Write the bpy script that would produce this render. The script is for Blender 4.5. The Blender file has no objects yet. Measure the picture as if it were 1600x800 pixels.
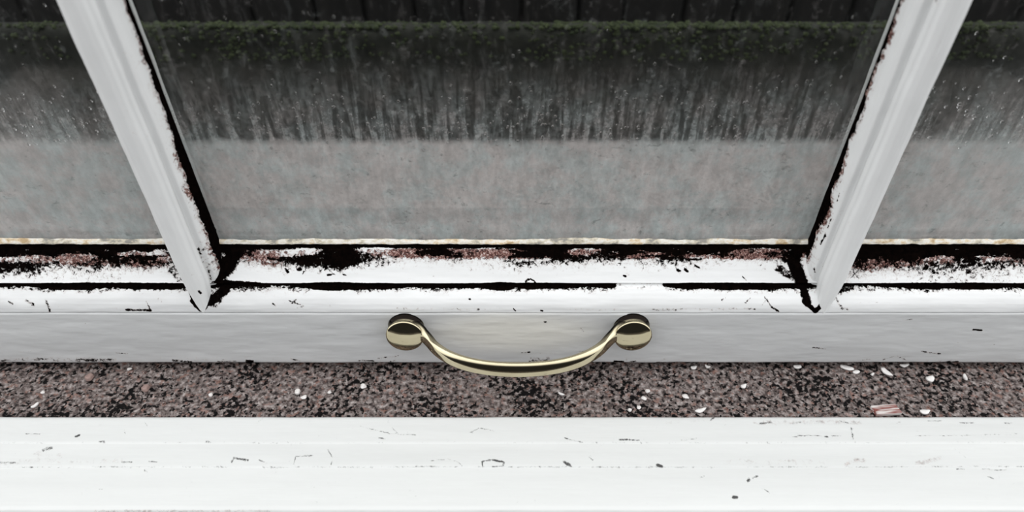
import bpy, bmesh, math, random
import numpy as np
from mathutils import Vector

random.seed(7)
SC = bpy.context.scene
COL = SC.collection
PI = math.pi

# ------------------------------------------------------------------ camera, sky, exposure
W, H = 1600, 800
PITCH = math.radians(42.0)          # how far the camera looks down
FPX = 1071.0                        # focal length in pixels
CAM = (0.0, -0.233, 0.288)
cam_data = bpy.data.cameras.new('camera')
cam = bpy.data.objects.new('camera', cam_data)
COL.objects.link(cam)
cam.location = CAM
cam.rotation_euler = (PI / 2 - PITCH, 0, 0)
cam_data.sensor_width = 36.0
cam_data.lens = FPX * 36.0 / W
cam_data.clip_start = 0.01
cam_data.clip_end = 50
cam_data.dof.use_dof = True
cam_data.dof.focus_distance = 0.332
cam_data.dof.aperture_fstop = 7.0
SC.camera = cam

SKY_SIDE, SKY_FRONT = 0.80, 0.30
world = bpy.data.worlds.new('overcast_sky')
SC.world = world
world.use_nodes = True
wn = world.node_tree
wn.nodes.clear()
w_out = wn.nodes.new('ShaderNodeOutputWorld')
w_bg = wn.nodes.new('ShaderNodeBackground')
w_tc = wn.nodes.new('ShaderNodeTexCoord')
w_sep = wn.nodes.new('ShaderNodeSeparateXYZ')
w_ramp = wn.nodes.new('ShaderNodeValToRGB')


def w_math(op, p, q):
    nd = wn.nodes.new('ShaderNodeMath')
    nd.operation = op
    for k, val in enumerate((p, q)):
        if hasattr(val, 'is_output'):
            wn.links.new(val, nd.inputs[k])
        else:
            nd.inputs[k].default_value = val
    return nd.outputs[0]


# cloudy brightness: brightest overhead and to the sides, dim low down in front and behind
wn.links.new(w_tc.outputs['Generated'], w_sep.inputs[0])
sx_ = w_math('MULTIPLY', w_sep.outputs['X'], w_sep.outputs['X'])
sy_ = w_math('MAXIMUM', w_math('MULTIPLY', w_sep.outputs['Y'], -1.0), w_math('MULTIPLY', w_sep.outputs['Y'], .15))
w_f = w_math('ADD', w_sep.outputs['Z'], w_math('SUBTRACT', w_math('MULTIPLY', sx_, SKY_SIDE), w_math('MULTIPLY', sy_, SKY_FRONT)))
wn.links.new(w_f, w_ramp.inputs['Fac'])
wn.links.new(w_ramp.outputs['Color'], w_bg.inputs['Color'])
wn.links.new(w_bg.outputs[0], w_out.inputs['Surface'])
el = w_ramp.color_ramp.elements
el[0].position = 0.0
el[0].color = (0.012, 0.012, 0.012, 1)
el[1].position = 1.0
el[1].color = (1.0, 1.0, 1.0, 1)
e = el.new(0.28); e.color = (0.045, 0.045, 0.046, 1)
e = el.new(0.50); e.color = (0.66, 0.67, 0.68, 1)
w_bg.inputs['Strength'].default_value = 2.46

SC.view_settings.view_transform = 'Standard'
SC.view_settings.look = 'None'
SC.view_settings.exposure = 0.0
SC.view_settings.gamma = 1.0
SC.view_settings.use_curve_mapping = False
SC.cycles.transparent_max_bounces = 16
SC.cycles.max_bounces = 8
SC.cycles.caustics_reflective = True

# ------------------------------------------------------------------ helpers
ST, CT = math.sin(PITCH), math.cos(PITCH)


def proj(x, y, z):
    """point in the place -> pixel of the photograph"""
    dx, dy, dz = x - CAM[0], y - CAM[1], z - CAM[2]
    dep = np.maximum(dy * CT - dz * ST, 1e-4)
    up = dy * ST + dz * CT
    return 800 + FPX * dx / dep, 400 - FPX * up / dep


def at(u, v, z=None, y=None):
    """where the sight line through a measured pixel meets a level z or an upright plane y"""
    du, dv = (u - 800) / FPX, (v - 400) / FPX
    d = (du, CT - dv * ST, -ST - dv * CT)
    t = (z - CAM[2]) / d[2] if z is not None else (y - CAM[1]) / d[1]
    return Vector((CAM[0] + d[0] * t, CAM[1] + d[1] * t, CAM[2] + d[2] * t))


def _hash(ix, iy, seed):
    n = (ix.astype(np.int64) * 374761393 + iy.astype(np.int64) * 668265263 + seed * 2147483647 + seed * 97) & 0x7fffffff
    n = ((n ^ (n >> 13)) * 1274126177) & 0x7fffffff
    n = (n ^ (n >> 16)) & 0xffff
    return n / 65535.0


def vnoise(x, y, seed=0):
    x = np.asarray(x, float); y = np.asarray(y, float)
    x, y = np.broadcast_arrays(x, y)
    ix, iy = np.floor(x), np.floor(y)
    fx, fy = x - ix, y - iy
    fx, fy = fx * fx * (3 - 2 * fx), fy * fy * (3 - 2 * fy)
    a = _hash(ix, iy, seed); b = _hash(ix + 1, iy, seed)
    c = _hash(ix, iy + 1, seed); d = _hash(ix + 1, iy + 1, seed)
    return (a * (1 - fx) + b * fx) * (1 - fy) + (c * (1 - fx) + d * fx) * fy


def fbm(x, y=0.0, seed=0, octs=4):
    s, amp, tot = 0.0, 1.0, 0.0
    for k in range(octs):
        s = s + amp * vnoise(np.asarray(x) * 2 ** k, np.asarray(y) * 2 ** k, seed + 11 * k)
        tot += amp; amp *= .55
    return s / tot


def sstep(a, b, x):
    t = np.clip((np.asarray(x, float) - a) / (b - a), 0, 1)
    return t * t * (3 - 2 * t)


def seg_dist(u, v, pts):
    d = np.full(np.shape(u), 1e9)
    if len(pts) == 1:
        return np.hypot(u - pts[0][0], v - pts[0][1])
    for (ax, ay), (bx, by) in zip(pts[:-1], pts[1:]):
        lx, ly = bx - ax, by - ay
        t = np.clip(((u - ax) * lx + (v - ay) * ly) / (lx * lx + ly * ly + 1e-9), 0, 1)
        d = np.minimum(d, np.hypot(u - ax - t * lx, v - ay - t * ly))
    return d


def paint_marks(val, u, v, marks):
    """wear marks: (points, radius, strength) in photograph pixels, soft edged"""
    for pts, r, s in marks:
        us = [p[0] for p in pts]; vs = [p[1] for p in pts]
        m = (u > min(us) - 3 * r) & (u < max(us) + 3 * r) & (v > min(vs) - 3 * r) & (v < max(vs) + 3 * r)
        if not m.any():
            continue
        d = seg_dist(u[m], v[m], pts)
        val[m] = np.maximum(val[m], s * (1 - sstep(.45 * r, 1.5 * r, d)))
    return val


def link(name, me, mats, parent=None, smooth=True):
    o = bpy.data.objects.new(name, me)
    COL.objects.link(o)
    for m in (mats if isinstance(mats, (list, tuple)) else [mats]):
        me.materials.append(m)
    if smooth:
        me.polygons.foreach_set('use_smooth', [True] * len(me.polygons))
    if parent is not None:
        o.parent = parent
    return o


def grid_mesh(name, P, attrs=None, close_u=False, flip=False, caps=False):
    """P: (rows, cols, 3) array of points"""
    R, C = P.shape[:2]
    verts = P.reshape(-1, 3)
    me = bpy.data.meshes.new(name)
    i = np.arange(R if close_u else R - 1)[:, None]; j = np.arange(C - 1)[None, :]
    i2 = (i + 1) % R
    q = np.stack([i * C + j, i * C + j + 1, i2 * C + j + 1, i2 * C + j], -1).reshape(-1, 4)
    if flip:
        q = q[:, ::-1]
    faces = [tuple(int(k) for k in f) for f in q]
    if caps:
        a = [int(r * C) for r in range(R)]
        b = [int(r * C + C - 1) for r in range(R)]
        faces.append(tuple(a if not flip else a[::-1]))
        faces.append(tuple(b[::-1] if not flip else b))
    me.from_pydata([tuple(map(float, p)) for p in verts], [], faces)
    for k, arr in (attrs or {}).items():
        at_ = me.attributes.new(k, 'FLOAT', 'POINT')
        at_.data.foreach_set('value', np.ascontiguousarray(arr, dtype=np.float32).reshape(-1))
    me.update()
    return me


def bm_mesh(name, bm):
    bmesh.ops.recalc_face_normals(bm, faces=bm.faces[:])
    me = bpy.data.meshes.new(name)
    bm.to_mesh(me); bm.free()
    return me


def box_bm(x0, x1, y0, y1, z0, z1, bev=0.0, seg=2):
    bm = bmesh.new()
    bmesh.ops.create_cube(bm, size=1.0)
    for vv in bm.verts:
        vv.co = Vector(((x0 + x1) / 2 + vv.co.x * (x1 - x0), (y0 + y1) / 2 + vv.co.y * (y1 - y0), (z0 + z1) / 2 + vv.co.z * (z1 - z0)))
    if bev:
        bmesh.ops.bevel(bm, geom=bm.edges[:], offset=bev, segments=seg, affect='EDGES', profile=.6)
    return bm


def resample(pts, step):
    out = [np.array(pts[0], float)]
    for a, b in zip(pts[:-1], pts[1:]):
        a, b = np.array(a, float), np.array(b, float)
        n = max(1, int(math.ceil(np.linalg.norm(b - a) / step)))
        for k in range(1, n + 1):
            out.append(a + (b - a) * k / n)
    return np.array(out)


def chaikin(pts, n=2):
    p = [np.array(q, float) for q in pts]
    for _ in range(n):
        q = [p[0]]
        for a, b in zip(p[:-1], p[1:]):
            q += [.75 * a + .25 * b, .25 * a + .75 * b]
        q.append(p[-1]); p = q
    return np.array(p)


def thing(name, label, cat, loc=(0, 0, 0), group=None):
    o = bpy.data.objects.new(name, None)
    COL.objects.link(o)
    o.empty_display_size = .05
    o.location = loc
    tag(o, label, cat, group)
    return o


def tag(o, label, cat, group=None, kind='thing'):
    o['label'] = label; o['category'] = cat; o['kind'] = kind
    if group:
        o['group'] = group
    return o


def struct(o, label=None, cat=None):
    o['kind'] = 'structure'
    if label:
        o['label'] = label; o['category'] = cat
    return o


# ------------------------------------------------------------------ materials
class Nodes:
    def __init__(self, name):
        self.m = bpy.data.materials.new(name)
        self.m.use_nodes = True
        self.t = self.m.node_tree
        self.t.nodes.clear()
        self.out = self.t.nodes.new('ShaderNodeOutputMaterial')

    def n(self, kind, **kw):
        nd = self.t.nodes.new(kind)
        for k, val in kw.items():
            setattr(nd, k, val)
        return nd

    def put(self, nd, key, val):
        if hasattr(val, 'is_output'):
            self.t.links.new(val, nd.inputs[key])
        elif val is not None:
            nd.inputs[key].default_value = val

    def coords(self, scale=(1, 1, 1), loc=(0, 0, 0)):
        tc = self.n('ShaderNodeTexCoord'); mp = self.n('ShaderNodeMapping')
        self.put(mp, 'Vector', tc.outputs['Object'])
        mp.inputs['Scale'].default_value = scale
        mp.inputs['Location'].default_value = loc
        return mp.outputs[0]

    def noise(self, vec, scale, detail=4, rough=.55, dist=0.0, color=False):
        nd = self.n('ShaderNodeTexNoise')
        self.put(nd, 'Vector', vec)
        self.put(nd, 'Scale', scale); self.put(nd, 'Detail', detail)
        self.put(nd, 'Roughness', rough); self.put(nd, 'Distortion', dist)
        return nd.outputs['Color' if color else 'Fac']

    def voro(self, vec, scale, feature='F1', out='Distance', rnd=1.0):
        nd = self.n('ShaderNodeTexVoronoi', feature=feature)
        self.put(nd, 'Vector', vec); self.put(nd, 'Scale', scale); self.put(nd, 'Randomness', rnd)
        return nd.outputs[out]

    def math(self, op, a, b=None, c=None, clamp=False):
        nd = self.n('ShaderNodeMath', operation=op, use_clamp=clamp)
        self.put(nd, 0, a); self.put(nd, 1, b)
        if c is not None:
            self.put(nd, 2, c)
        return nd.outputs[0]

    def ss(self, x, a, b, to0=0.0, to1=1.0):
        nd = self.n('ShaderNodeMapRange', interpolation_type='SMOOTHSTEP')
        self.put(nd, 'Value', x); self.put(nd, 'From Min', a); self.put(nd, 'From Max', b)
        self.put(nd, 'To Min', to0); self.put(nd, 'To Max', to1)
        return nd.outputs[0]

    def mix(self, f, a, b):
        nd = self.n('ShaderNodeMix', data_type='RGBA')
        self.put(nd, 0, f)
        for k, val in ((6, a), (7, b)):
            if not hasattr(val, 'is_output') and len(val) == 3:
                val = (*val, 1)
            self.put(nd, k, val)
        return nd.outputs[2]

    def ramp(self, f, stops, const=False):
        nd = self.n('ShaderNodeValToRGB')
        self.put(nd, 'Fac', f)
        cr = nd.color_ramp
        if const:
            cr.interpolation = 'CONSTANT'
        while len(cr.elements) < len(stops):
            cr.elements.new(0.5)
        for e_, (p, c) in zip(cr.elements, stops):
            e_.position = p; e_.color = (*c, 1)
        return nd.outputs[0]

    def attr(self, name):
        nd = self.n('ShaderNodeAttribute', attribute_name=name)
        return nd.outputs['Fac']

    def bsdf(self, color, rough=.5, metal=0.0, bump=None, strength=.3, dist=.0005, spec=.5):
        b = self.n('ShaderNodeBsdfPrincipled')
        if not hasattr(color, 'is_output') and len(color) == 3:
            color = (*color, 1)
        self.put(b, 'Base Color', color); self.put(b, 'Roughness', rough); self.put(b, 'Metallic', metal)
        self.put(b, 'Specular IOR Level', spec)
        if bump is not None:
            bp = self.n('ShaderNodeBump')
            bp.inputs['Strength'].default_value = strength
            bp.inputs['Distance'].default_value = dist
            self.put(bp, 'Height', bump)
            self.t.links.new(bp.outputs[0], b.inputs['Normal'])
        return b.outputs[0]

    def done(self, sh):
        self.t.links.new(sh, self.out.inputs['Surface'])
        return self.m


def weathered_paint(name, base=(.885, .895, .895), grain=(1, 1, 1), fleck=.5, amp=1.0, soft=0.0):
    """old white gloss paint with mildew (dirt), bare wood (rust) and added grey (worn) from mesh attributes"""
    N = Nodes(name)
    o = N.coords()
    gcoord = N.coords(scale=grain)
    dirt, rust, greyed, warm = N.attr('dirt'), N.attr('rust'), N.attr('greyed'), N.attr('warm')
    n1 = N.noise(o, 560, 8, .72, .7)
    n2 = N.noise(N.coords(loc=(3, 4, 5)), 430, 7, .72, .5)
    n4 = N.noise(N.coords(loc=(8, 2, 5)), 900, 6, .7, .5)
    n3 = N.noise(gcoord, 60, 4, .6)
    fine = N.noise(gcoord, 900, 3, .6)
    nl = N.noise(N.coords(loc=(1, 8, 5)), 170, 4, .6, .4)
    v = N.math('ADD', dirt, N.math('ADD', N.math('MULTIPLY', N.math('SUBTRACT', n1, .5), 1.6 * amp), N.math('MULTIPLY', N.math('SUBTRACT', nl, .5), .55 * amp)))
    md = N.ss(v, .47, .60) if not soft else N.math('MULTIPLY', N.ss(v, .24, .66), soft)
    v2 = N.math('ADD', rust, N.math('MULTIPLY', N.math('SUBTRACT', n2, .5), 1.5 * amp))
    mr = N.ss(v2, .46, .62) if not soft else N.math('MULTIPLY', N.ss(v2, .20, .9), .8)
    col = N.mix(N.ss(n3, .35, .75), base, tuple(c * .93 for c in base))
    col = N.mix(N.math('MULTIPLY', greyed, N.ss(n3, .1, .8, .75, 1.0)), col, (.47, .475, .48))  # mixes the paint toward mid grey by vertex attribute
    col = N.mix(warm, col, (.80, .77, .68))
    streak = N.math('MULTIPLY', N.ss(N.noise(N.coords(scale=grain), 700, 4, .75), .53, .70, 0, fleck * .35), N.math('ADD', greyed, .25))
    col = N.mix(streak, col, (.42, .42, .42))
    wood = N.ramp(n4, [(.36, (.004, .002, .002)), (.45, (.065, .022, .018)), (.52, (.21, .09, .072)), (.58, (.42, .29, .26)), (.66, (.78, .74, .72))])
    if not soft:
        col = N.mix(N.ss(N.math('ADD', N.math('MULTIPLY', v, .8), N.math('MULTIPLY', v2, .2)), .24, .46, 0, .42), col, (.50, .415, .385))
    col = N.mix(mr, col, wood)
    col = N.mix(md, col, N.ramp(n2, [(.35, (.0012, .001, .001)), (.7, (.005, .003, .0025))]))
    hgt = N.math('SUBTRACT', N.math('MULTIPLY', fine, .25), N.math('ADD', md, N.math('MULTIPLY', mr, .7)))
    rough = N.math('ADD', N.math('MULTIPLY', md, .4), .42)
    sp = N.math('MULTIPLY', N.math('SUBTRACT', 1.0, md), .32)
    return N.done(N.bsdf(col, rough, bump=hgt, strength=.45, dist=.0004, spec=sp))


M = {}
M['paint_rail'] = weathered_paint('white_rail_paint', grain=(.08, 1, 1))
M['paint_bar'] = weathered_paint('white_bar_paint', base=(.82, .83, .83), grain=(1, 1, .08), fleck=.25)
M['paint_board'] = weathered_paint('white_board_paint', base=(.665, .676, .668), grain=(.05, 1, 1), fleck=.12, soft=.88)


def granite():
    N = Nodes('brown_granite')
    o = N.coords()
    n1 = N.noise(o, 400, 2.5, .6, 0)
    n2 = N.noise(N.coords(loc=(3, 1, 2)), 400, 3, .6, 0)
    n3 = N.noise(N.coords(loc=(7, 5, 2)), 520, 2, .5)
    n5 = N.noise(N.coords(loc=(4, 8, 3)), 330, 3, .6, 0)
    big = N.noise(N.coords(loc=(1, 5, 2)), 38, 3, .5)
    col = N.ramp(n2, [(.32, (.022, .019, .019)), (.43, (.085, .066, .062)), (.52, (.165, .138, .130)), (.61, (.26, .225, .215)), (.70, (.40, .36, .345))])
    col = N.mix(N.ss(n5, .54, .64, 0, .55), col, (.27, .145, .115))
    col = N.mix(N.ss(n3, .60, .70, 0, .6), col, (.42, .38, .365))
    dark = N.ss(N.math('ADD', n1, N.math('MULTIPLY', N.math('SUBTRACT', big, .5), .50)), .492, .405)
    col = N.mix(dark, col, (.0035, .003, .003))
    h = N.math('SUBTRACT', N.math('MULTIPLY', n2, .5), dark)
    return N.done(N.bsdf(col, .75, bump=h, strength=.5, dist=.0005, spec=.12))


M['granite'] = granite()


def simple(name, c1, c2, scale, rough=.8, bump=.4, metal=0.0, coordscale=(1, 1, 1), dist=.001, spec=.3):
    N = Nodes(name)
    o = N.coords(scale=coordscale)
    n = N.noise(o, scale, 5, .6)
    col = N.ramp(n, [(.3, c1), (.7, c2)])
    return N.done(N.bsdf(col, rough, metal, bump=n, strength=bump, dist=dist, spec=spec))


M['wall_stone'] = simple('dark_damp_stone', (.008, .009, .007), (.030, .031, .024), 70)
M['moss'] = simple('dark_green_moss', (.012, .018, .008), (.050, .062, .026), 160, .95)
M['dark_boards'] = simple('black_weathered_boards', (.002, .002, .002), (.011, .0095, .009), 60, .9, coordscale=(1, 1, .1))
M['inner_wall'] = simple('dim_plaster', (.30, .25, .24), (.36, .30, .28), 20, .8)
M['floor'] = simple('dark_floor', (.03, .026, .024), (.06, .05, .045), 12, .6)
M['flake'] = simple('chipped_white_paint', (.70, .67, .65), (.86, .85, .84), 300, .6, .3, dist=.0003)
M['pebble'] = simple('pale_quartz', (.62, .58, .55), (.85, .83, .82), 400, .5, .2, dist=.0003)
M['pink_chip'] = simple('pinkish_stone_chip', (.25, .17, .15), (.36, .26, .235), 400, .7, .3, dist=.0003)
N = Nodes('splintered_wood')
o_ = N.coords(scale=(.05, 1, 1))
nn = N.noise(o_, 900, 2, .5)
M['splinter'] = N.done(N.bsdf(N.ramp(nn, [(.40, (.20, .05, .04)), (.5, (.42, .33, .31)), (.58, (.62, .58, .56))]), .8, bump=nn, strength=.5, dist=.0003))
# putty: cream, chipped
N = Nodes('cream_putty')
o_ = N.coords(scale=(.22, 1, 1)); n1 = N.noise(o_, 420, 5, .65, .4); n2 = N.noise(N.coords(scale=(.6, 1, 1)), 170, 5, .65); n3 = N.noise(N.coords(scale=(.3, 1, 1)), 700, 5, .7, .8)
c = N.ramp(n2, [(.38, (.30, .285, .25)), (.45, (.66, .60, .47)), (.53, (.84, .82, .76)), (.60, (.74, .62, .44)), (.66, (.50, .36, .20))])
c = N.mix(N.ss(n1, .56, .68, 0, .55), c, (.88, .88, .86))
c = N.mix(N.ss(N.math('ADD', N.attr('dirt'), N.math('MULTIPLY', N.math('SUBTRACT', n3, .5), 1.6)), .48, .60), c, (.01, .008, .007))
M['putty'] = N.done(N.bsdf(c, .7, bump=n1, strength=.5, dist=.0005))
# brass
N = Nodes('aged_brass')
n1 = N.noise(N.coords(), 90, 3, .5)
bc = N.mix(N.attr('blackened'), N.ramp(n1, [(.3, (.50, .44, .30)), (.7, (.56, .50, .35))]), (.010, .008, .007))  # brass goes near black by vertex attribute
M['brass'] = N.done(N.bsdf(bc, .07, 1.0, bump=N.noise(N.coords(), 500, 2, .5), strength=.015, dist=.0003))
# water
N = Nodes('water')
g = N.n('ShaderNodeBsdfGlass'); g.inputs['IOR'].default_value = 1.33; g.inputs['Roughness'].default_value = .02
M['water'] = N.done(g.outputs[0])


def glass_front():
    """wet pane: clear glass, misted by condensation that thickens downwards, runs cut through it, grime against the bars"""
    N = Nodes('misted_glass')
    tc = N.n('ShaderNodeTexCoord'); sp = N.n('ShaderNodeSeparateXYZ')
    N.put(sp, 0, tc.outputs['Object'])
    z = sp.outputs['Z']
    o = N.coords()
    fine = N.noise(o, 700, 4, .7)
    blot = N.noise(N.coords(loc=(4, 2, 1)), 95, 5, .6)
    runs = N.noise(N.coords(scale=(1, 1, .10)), 235, 3, .6, .5)
    runs2 = N.noise(N.coords(scale=(1, 1, .30), loc=(.4, 0, .7)), 320, 3, .6, .3)
    edge = N.math('ADD', z, N.math('MULTIPLY', N.math('SUBTRACT', N.noise(N.coords(loc=(2, 2, 2)), 60, 3, .6), .5), .006))
    low = N.ss(edge, .1315, .1265)                      # thick mist at the foot of the pane
    mid = N.ss(N.math('ADD', z, N.math('MULTIPLY', N.math('SUBTRACT', runs, .5), .10)), .172, .130)
    rm = N.ss(runs, .44, .60)
    rm2 = N.ss(runs2, .42, .66)
    streaky = N.math('MULTIPLY', mid, N.math('ADD', N.math('MULTIPLY', rm, .40), N.math('MULTIPLY', rm2, .10)))
    haze = N.math('ADD', N.ss(z, .175, .13, .004, .085), N.math('MULTIPLY', N.ss(N.noise(N.coords(loc=(9, 1, 2)), 260, 4, .7), .55, .72), N.ss(z, .21, .15, .06, .15)))
    vst = N.noise(N.coords(scale=(1, 1, .12), loc=(5, 0, 1)), 130, 3, .55, .3)
    lowd = N.math('ADD', N.math('ADD', .70, N.math('MULTIPLY', N.math('SUBTRACT', vst, .5), .28)), N.math('MULTIPLY', N.math('SUBTRACT', blot, .5), .55))
    lowd = N.math('ADD', lowd, N.math('MULTIPLY', N.math('SUBTRACT', fine, .5), .26))
    lowd = N.math('SUBTRACT', lowd, N.math('MULTIPLY', N.ss(N.noise(N.coords(scale=(.7, 1, 1), loc=(3, 3, 8)), 300, 4, .6), .62, .72), .28))
    mott = N.ss(N.noise(N.coords(loc=(6, 6, 1)), 420, 4, .7, .3), .36, .66, .62, 1.32)
    d = N.math('ADD', N.math('MULTIPLY', N.math('ADD', haze, streaky), mott), N.math('MULTIPLY', N.math('MULTIPLY', N.ss(runs2, .50, .72), mott), .045))
    mx = N.n('ShaderNodeMix'); N.put(mx, 0, low); N.put(mx, 2, d); N.put(mx, 3, lowd)
    d = N.math('ADD', mx.outputs[0], N.math('MULTIPLY', N.attr('rim'), .22), clamp=True)
    spk = N.math('MULTIPLY', N.ss(N.noise(N.coords(scale=(.75, 1, 1.1), loc=(2, 7, 7)), 210, 5, .68, .4), .59, .72), .55)
    tint = N.mix(N.ss(N.noise(N.coords(loc=(3, 1, 9)), 75, 5, .7), .40, .62), (.86, .82, .80), (.80, .86, .85))
    tint = N.mix(N.ss(N.noise(N.coords(scale=(1, 1, .5), loc=(3, 6, 9)), 240, 5, .7), .36, .64), N.mix(.20, tint, (0, 0, 0)), tint)
    fogc = N.mix(spk, tint, (.16, .19, .185))
    fog_d = N.n('ShaderNodeBsdfDiffuse'); N.put(fog_d, 0, fogc)
    fog_t = N.n('ShaderNodeBsdfTranslucent'); N.put(fog_t, 0, fogc)
    fog = N.n('ShaderNodeMixShader'); fog.inputs[0].default_value = .45
    N.t.links.new(fog_d.outputs[0], fog.inputs[1]); N.t.links.new(fog_t.outputs[0], fog.inputs[2])
    tr = N.n('ShaderNodeBsdfTransparent'); tr.inputs[0].default_value = (.95, .965, .955, 1)
    gl = N.n('ShaderNodeBsdfGlossy'); gl.inputs['Roughness'].default_value = .03
    fr = N.n('ShaderNodeFresnel'); fr.inputs[0].default_value = 1.45
    clear = N.n('ShaderNodeMixShader')
    N.put(clear, 0, N.math('MULTIPLY', fr.outputs[0], .7))
    N.t.links.new(tr.outputs[0], clear.inputs[1]); N.t.links.new(gl.outputs[0], clear.inputs[2])
    m1 = N.n('ShaderNodeMixShader'); N.put(m1, 0, d)
    N.t.links.new(clear.outputs[0], m1.inputs[1]); N.t.links.new(fog.outputs[0], m1.inputs[2])
    grime = N.n('ShaderNodeBsdfDiffuse'); grime.inputs[0].default_value = (.004, .003, .003, 1)
    gm = N.ss(N.math('ADD', N.attr('dirt'), N.math('MULTIPLY', N.math('SUBTRACT', N.noise(o, 420, 6, .68), .5), 1.3)), .46, .60)
    m2 = N.n('ShaderNodeMixShader'); N.put(m2, 0, gm)
    N.t.links.new(m1.outputs[0], m2.inputs[1]); N.t.links.new(grime.outputs[0], m2.inputs[2])
    return N.done(m2.outputs[0])


def glass_back():
    N = Nodes('clear_glass')
    tr = N.n('ShaderNodeBsdfTransparent'); tr.inputs[0].default_value = (.96, .975, .965, 1)
    gl = N.n('ShaderNodeBsdfGlossy'); gl.inputs['Roughness'].default_value = .03
    fr = N.n('ShaderNodeFresnel'); fr.inputs[0].default_value = 1.45
    mx = N.n('ShaderNodeMixShader'); N.put(mx, 0, N.math('MULTIPLY', fr.outputs[0], .7))
    N.t.links.new(tr.outputs[0], mx.inputs[1]); N.t.links.new(gl.outputs[0], mx.inputs[2])
    return N.done(mx.outputs[0])


M['glass_front'] = glass_front()
M['glass_back'] = glass_back()

# ------------------------------------------------------------------ the setting
XS = np.concatenate([np.linspace(-.52, -.285, 20)[:-1], np.arange(-.285, .2851, .0006), np.linspace(.285, .52, 20)[1:]])


def sweep_x(name, prof, xs, mats, attr_fn=None, wob=0.0, parent=None, seed=0):
    """closed (y, z) outline swept along x, with wear and greying attributes"""
    P = np.zeros((len(prof), len(xs), 3))
    P[:, :, 0] = xs[None, :]
    P[:, :, 1] = prof[:, 0][:, None]
    P[:, :, 2] = prof[:, 1][:, None]
    if wob:
        s = np.arange(len(prof))[:, None] * .0006
        P[:, :, 1] += (fbm(xs[None, :] * 55, s * 160, seed) - .5) * wob
        P[:, :, 2] += (fbm(xs[None, :] * 45 + 9, s * 160, seed + 3) - .5) * wob
    attrs = attr_fn(P[:, :, 0], P[:, :, 1], P[:, :, 2]) if attr_fn else None
    return link(name, grid_mesh(name, P, attrs, close_u=True, caps=True), mats, parent)


def ledge_profile():
    pts = [(.22, -.10), (-.0350, -.10), (-.0350, -.0005), (-.0345, 0), (.012, 0), (.22, 0)]
    a = resample(pts[1:3], .02); b = resample(pts[3:5], .0006); c_ = resample(pts[4:6], .012)
    return np.concatenate([a, b, c_[1:], np.array([pts[0]])])


def ledge_attr(P):
    return None


prof = ledge_profile()
ledge = sweep_x('stone_ledge', prof, XS, M['granite'], wob=0.0)
me = ledge.data
co = np.empty(len(me.vertices) * 3); me.vertices.foreach_get('co', co); co = co.reshape(-1, 3)
top = (co[:, 2] > -.001) & (co[:, 1] < .0115)
hgt = (fbm(co[:, 0] * 330, co[:, 1] * 330, 5, 3) - .62) * .0016
co[top, 2] += np.minimum(hgt[top], 0)
me.vertices.foreach_set('co', co.reshape(-1)); me.update()
struct(ledge, 'speckled brown granite ledge under the window', 'ledge')


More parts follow.
